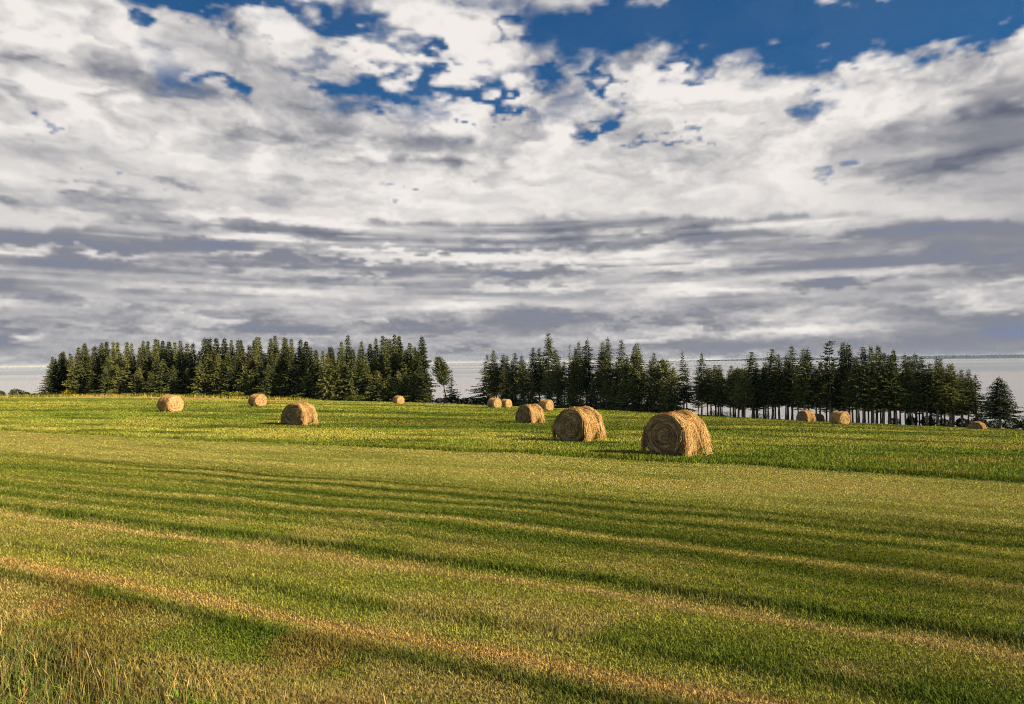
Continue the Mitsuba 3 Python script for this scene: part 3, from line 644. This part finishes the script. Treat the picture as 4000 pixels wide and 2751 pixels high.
PROTO = {
    'S': [conifer(101, R=2.7, tone='dark', size=.5, per=8), conifer(102, R=2.4, tone='mid', size=.48, per=8), conifer(103, R=3.1, tone='mid', gap_=.34, size=.46, per=8), conifer(104, R=2.3, tone='olive', size=.46, per=8), conifer(105, R=2.6, tone='dark', thin=.9, size=.5, per=8)],
    'Y': [conifer(111, H=9, R=2.8, bare=.02, tone='olive', gap_=.3, size=.42), conifer(112, H=9, R=3.0, bare=.02, tone='mid', gap_=.3, size=.42), conifer(113, H=8, R=2.7, bare=.02, tone='olive', gap_=.3, thin=.9, size=.42)],
    'H': [conifer(121, H=12, R=2.5, per=8, bare=.27, shape='stand', tone='mid'), conifer(122, H=12, R=2.3, per=8, bare=.30, shape='stand', tone='dark', thin=.9), conifer(123, H=12, R=2.7, per=8, bare=.24, shape='stand', tone='mid', thin=.9), conifer(124, H=12, R=2.2, per=8, bare=.28, shape='stand', tone='olive')],
    'T': [conifer(131, H=4.5, R=2.0, bare=.03, tone='dark', gap_=.45, thin=.8)],
    'W': [conifer(132, H=11, R=2.7, bare=.1, tone='mid', gap_=.36, side=(math.pi, .5))],
    'crook': [conifer(133, H=12, R=1.5, bare=.3, shape='stand', tone='mid', thin=.5, lean=(-.6, 0))],
    'R': [conifer(134, H=8, R=2.3, bare=.22, shape='round', tone='olive', gap_=.3, per=7, size=.4), conifer(135, H=8, R=2.1, bare=.22, shape='round', tone='olive', gap_=.3, per=7, size=.42)],
    'slim': [conifer(136, H=11, R=1.9, bare=.26, shape='spruce', tone='dark', gap_=.42, per=6, thin=.85)],
    'P': [conifer(137, H=12, R=1.9, bare=.32, shape='pine', tone='dark', gap_=.7, per=5, size=.5, thin=.8)],
    'D': [conifer(138, H=12, R=1.9, bare=.3, shape='stand', tone='mid', gap_=.32, per=7, size=.44), conifer(139, H=12, R=1.7, bare=.3, shape='stand', tone='olive', gap_=.34, per=7, size=.42)],
    'V': [conifer(140, H=9, R=2.0, bare=.24, shape='stand', tone='dark', gap_=.42, side=(0, 1.2))],
    'lone': [conifer(141, H=6.7, R=2.5, bare=.22, rag=.35, shape='lone', tone='dark', gap_=.26, per=8, twigs=4, droop=.08)],
    'lean': [conifer(142, H=9.5, R=2.1, bare=.40, shape='round', tone='mid', gap_=.26, per=8, lean=(-1.5, 0), twigs=10, rag=.4)],
    'small': [conifer(143, H=5.5, R=1.9, bare=.2, shape='spruce', tone='dark', gap_=.4, thin=.85, twigs=8)],
}
WORDS = 'zeroth first second third fourth fifth sixth seventh eighth ninth tenth eleventh twelfth thirteenth fourteenth fifteenth sixteenth seventeenth eighteenth nineteenth'.split()
STANDS = {'L': ('left', 'trees of the left stand'), 'C': ('centre', 'trees of the centre stand'), 'R': ('right', 'trees of the right stand')}
SPECIAL = {
    'LT': ('tiered_spruce', 'low spruce with separate tiers of branches at the outer left end of the left stand'),
    'Llean': ('leaning_tree', 'round-headed tree with a bare leaning trunk at the right end of the left stand'),
    'Lsmall': ('small_spruce', 'small spruce beside the gap, to the right of the leaning tree'),
    'CW': ('broad_spruce', 'spruce with long low branches reaching left, at the left end of the centre stand'),
    'Ccrook': ('crooked_spruce', 'thin-crowned spruce with a crooked bare top in the centre stand'),
    'CR': ('bushy_tree', 'bushy green tree with a blunt top at the right end of the centre stand'),
    'RP': ('open_pine', 'tall pine with an open tufted crown, highest of the right stand'),
    'RV': ('wide_spruce', 'spruce with long branches reaching right, last at the right end of the right stand'),
    'Rlone': ('lone_spruce', 'lone dark cone-shaped spruce standing apart at the far right of the field'),
}
rt = random.Random(77)
SECTIONS = ['far left end', 'left end', 'left of middle', 'middle, left half', 'middle, right half', 'right of middle', 'right end', 'far right end']
TONE = {'S': ['very dark', 'mid green', 'broad mid green', 'olive green', 'gappy dark'], 'Y': ['olive green', 'mid green', 'thin olive green'], 'H': ['mid green', 'gappy dark', 'broad gappy green', 'olive green'], 'slim': ['dark'], 'R': ['olive green', 'olive green'], 'D': ['mid green', 'olive green']}
count = {}
for kind, spots in TREES.items():
    st, k = kind[0], kind[1:]
    for n_, (tx, ty, th) in enumerate(spots):
        pr = PROTO[k][rt.randrange(len(PROTO[k]))] if k not in ('R', 'D') else PROTO[k][n_ % 2]
        if kind in SPECIAL: name, lab = SPECIAL[kind]; grp = None
        else:
            grp = STANDS[st][1]
            name = {'S': 'spruce_tree', 'Y': 'young_spruce', 'H': 'spruce_tree', 'R': 'bushy_tree', 'slim': 'slim_spruce', 'D': 'dense_spruce'}[k]
            lo, hi = {'L': (-34.5, -6), 'C': (-2, 14.6), 'R': (14.8, 36.5)}[st]
            sec = SECTIONS[min(7, max(0, int((math.degrees(math.atan2(tx, ty)) - lo) / (hi - lo) * 8)))]
            lead = TONE[k][PROTO[k].index(pr)]
            what = {'S': ('tall ' if th > 14.9 else 'shorter ' if th < 12.6 else '') + 'pointed spruce', 'Y': 'low young front spruce', 'H': ('tall ' if th > 12.3 else 'shorter ' if th < 9.8 else '') + 'bare-trunked spruce', 'slim': 'slim conical spruce',
                    'R': 'rounded bushy tree', 'D': 'full-crowned bare-trunked tree'}[k]
            lab = f'{lead} {what}, {STANDS[st][0]} stand, {sec}'
        key = numbered(name)
        s = th / pr['H']
        w = s ** .6 * rt.uniform(.88, 1.14)
        xf = T().translate([tx, ty, float(land(tx, ty))]).rotate([rt.uniform(-1, 1), rt.uniform(-1, 1), 0.01], rt.uniform(0, 2.6)).rotate([0, 0, 1], 0.0 if k in ('lean', 'W', 'V', 'crook') else rt.uniform(0, 360)).scale([w, w, s])
        scene[key + '__crown'] = {**pr['crown'], 'to_world': xf}
        scene[key + '__trunk'] = {**pr['trunk'], 'to_world': xf}
        tag(key, lab, 'tree', grp)


# ---------------------------------------------------------------- shrubs and rough growth along the field's edge
def shrub(seed, rx, ry, h, cols, n=900, size=.16, stems=8):
    r = np.random.default_rng(seed)
    d = r.normal(0, 1, (n, 3)); d /= np.linalg.norm(d, axis=1, keepdims=True)
    k = r.uniform(.25, 1, n) ** .5
    P = d * k[:, None] * [rx, ry, h * .5] * (.75 + .5 * noise(d * 2.2 + seed, seed))[:, None] + [0, 0, h * .48]
    P[:, 2] = np.maximum(P[:, 2], .02)
    D = d * [1, 1, .6] + r.normal(0, .5, (n, 3)) + [0, 0, .4]
    D /= np.linalg.norm(D, axis=1, keepdims=True)
    L = size * r.uniform(.6, 1.4, n)
    v, f = sprays(P, D, L, L * .55, r, .1)
    c = np.array(cols)[r.integers(0, len(cols), n)] * r.uniform(.7, 1.3, (n, 1))
    TV, TF, o = [], [], 0
    for q in range(stems):
        a = r.uniform(0, 6.28)
        tv, tf = tube([[0, 0, -.1], [math.cos(a) * rx * .3, math.sin(a) * ry * .3, h * .4], [math.cos(a) * rx * .6, math.sin(a) * ry * .6, h * .75]], [.03, .02, .008], 4)
        TV.append(tv); TF.append(tf + o); o += len(tv)
    return {'foliage': mikit.ply((v, f), 'leafage', color=np.repeat(np.clip(c, .004, .9), 4, 0)), 'stem': mikit.ply((np.concatenate(TV), np.concatenate(TF)), 'bark', smooth=True)}


def plant(name, x, y, sh, lab, group=None, rot=0, sc=1.0):
    k = numbered(name)
    xf = T().translate([x, y, float(land(x, y))]).rotate([0, 0, 1], rot).scale(sc)
    for p, d in sh.items(): scene[f'{k}__{p}'] = {**d, 'to_world': xf}
    tag(k, lab, 'shrub', group)


DG, MG, YG, OL = (.045, .062, .022), (.085, .115, .028), (.30, .29, .035), (.16, .165, .045)
b_dark, b_mid, b_gold, b_olive = shrub(1, 1.5, 1.2, 1.9, [DG, MG, DG], 1500, .24), shrub(2, 1.6, 1.2, 1.3, [MG, OL, DG], 1300, .22), shrub(3, 1.9, 1.3, 1.5, [YG, YG, MG], 1300, .22), shrub(4, 1.4, 1.2, 1.6, [OL, MG, OL], 1300, .22)
for nm, x, y, sh, lab, sc in (
        ('dark_bush', -130.8, 180.2, b_dark, 'round dark bush in the rough at the far left of the field', 1.15),
        ('dark_bush', -132.9, 177.4, b_dark, 'dark bush cut by the left edge of the view', .9),
        ('dark_bush', -131.3, 184.3, b_dark, 'small dark bush on the skyline right of the round dark bush', .8),
        ('dark_bush', -116.4, 169.8, b_dark, 'low dark tuft of bush in front of the left end of the left stand', .6),
        ('olive_bush', -130.2, 186.2, b_olive, 'olive green bush on the skyline between the left edge and the stand', .7),
        ('olive_bush', -116.8, 175.8, b_olive, 'olive bush at the outer foot of the left stand', .8),
        ('olive_bush', -106.3, 172.6, b_olive, 'olive bush right of the yellow bush before the left stand', .95),
        ('olive_bush', -99.1, 169.7, b_olive, 'pale olive bush standing against the dark shade of the left stand', 1.1),
        ('yellow_bush', -113.0, 174.4, b_gold, 'yellowish bush before the left end of the left stand', 1.15),
        ('yellow_bush', -63.3, 156.3, b_gold, 'yellow flowering bush just left of the second bale, right one of its pair', .95),
        ('yellow_bush', -65.8, 157.2, b_mid, 'green and yellow bush just left of the second bale, left one of its pair', 1.0),
        ('yellow_bush', -48.8, 152.1, b_gold, 'small yellow bush in the dry grass in front of the left stand', .7),
        ('green_bush', -38.4, 148.4, b_mid, 'low green bush by the field edge, left of three in a row', .95),
        ('green_bush', -35.5, 147.7, b_mid, 'low green bush by the field edge, middle of three in a row', .85),
        ('green_bush', -33.1, 147.1, b_mid, 'low green bush by the field edge, right of three in a row', 1.0)):
    plant(nm, x, y, sh, lab, rot=x * 37, sc=sc)
for n_, (x, y) in enumerate([(-15.6, 145.0), (-14.0, 144.2), (-12.4, 143.4), (-11.2, 142.9), (-10.0, 142.2), (-8.7, 141.6), (-7.5, 141.0), (-6.2, 140.3), (-4.9, 139.5)]):
    plant('gap_shrub', x, y, b_dark, 'low dark shrub in the hedge row across the gap between the left and centre stands', 'shrubs across the gap', n_ * 77, .62 + .2 * (n_ % 3) / 2)
for n_, x in enumerate([51.5, 53.5, 55.4, 57.2, 59.2, 61.0, 62.8, 64.6, 66.4, 68.2, 70.2, 72.2]):
    plant('hedge_shrub', x, float(field_edge(x)) + 2.2, b_dark, 'dark low shrub in the hedge at the right edge of the field', 'shrubs of the hedge on the right', n_ * 53, .5 + .012 * (x - 50) + .08 * (n_ % 3))
for n_, (x, y) in enumerate([(14.2, 127.1), (16.0, 125.8), (17.7, 124.6), (19.4, 123.4), (21.0, 122.2), (22.6, 121.0), (24.2, 119.8), (25.7, 118.7), (27.0, 116.5)]):
    plant('under_shrub', x, y, b_dark, 'low dark undergrowth bush at the foot of the centre stand', 'undergrowth of the centre stand', n_ * 91, .55 + .1 * (n_ % 3))


def brush(seed):
    r = np.random.default_rng(seed)
    TV, TF, o = [], [], 0
    for q in range(170):
        a, x = r.uniform(0, 6.28), r.normal(0, .55, 2)
        ln, hh = r.uniform(.4, 1.1), r.uniform(0, .75) * math.exp(-x[0] ** 2)
        e = np.array([math.cos(a), math.sin(a), r.uniform(-.2, .5)]) * ln / 2
        c = np.array([x[0], x[1], hh])
        tv, tf = tube([c - e, c + e], [.03, .012], 4)
        TV.append(tv); TF.append(tf + o); o += len(tv)
    return {'twigs': mikit.ply((np.concatenate(TV), np.concatenate(TF)), 'bark')}


bp = brush(4)
for x, y, lab in ((31.7, 107.6, 'dark pile of brushwood under the first bare trunks of the right stand'), (32.9, 105.6, 'second pile of brushwood from the left under the right stand'), (36.4, 100.6, 'brushwood pile among the trunks just left of the right-hand bales')):
    k = numbered('brush_pile')
    scene[k + '__twigs'] = {**bp['twigs'], 'to_world': T().translate([x, y, float(land(x, y))]).rotate([0, 0, 1], x * 50).scale([1.5, 1.2, 1.25])}
    tag(k, lab, 'brush pile')



# ---------------------------------------------------------------- the air over the sea
scene['air'] = {'type': 'homogeneous', 'albedo': 0.95, 'sigma_t': {'type': 'rgb', 'value': (0.8e-5, 1.2e-5, 2.0e-5)}}
scene['haze'] = {'type': 'cube', 'to_world': T().translate([0, 15000, 14]).scale([60000, 60000, 38]), 'bsdf': {'type': 'null'}, 'interior': {'type': 'ref', 'id': 'air'}}
scene['camera']['medium'] = {'type': 'ref', 'id': 'air'}
tag('haze', 'thin pale haze that softens the far shore and the sea', kind='stuff')
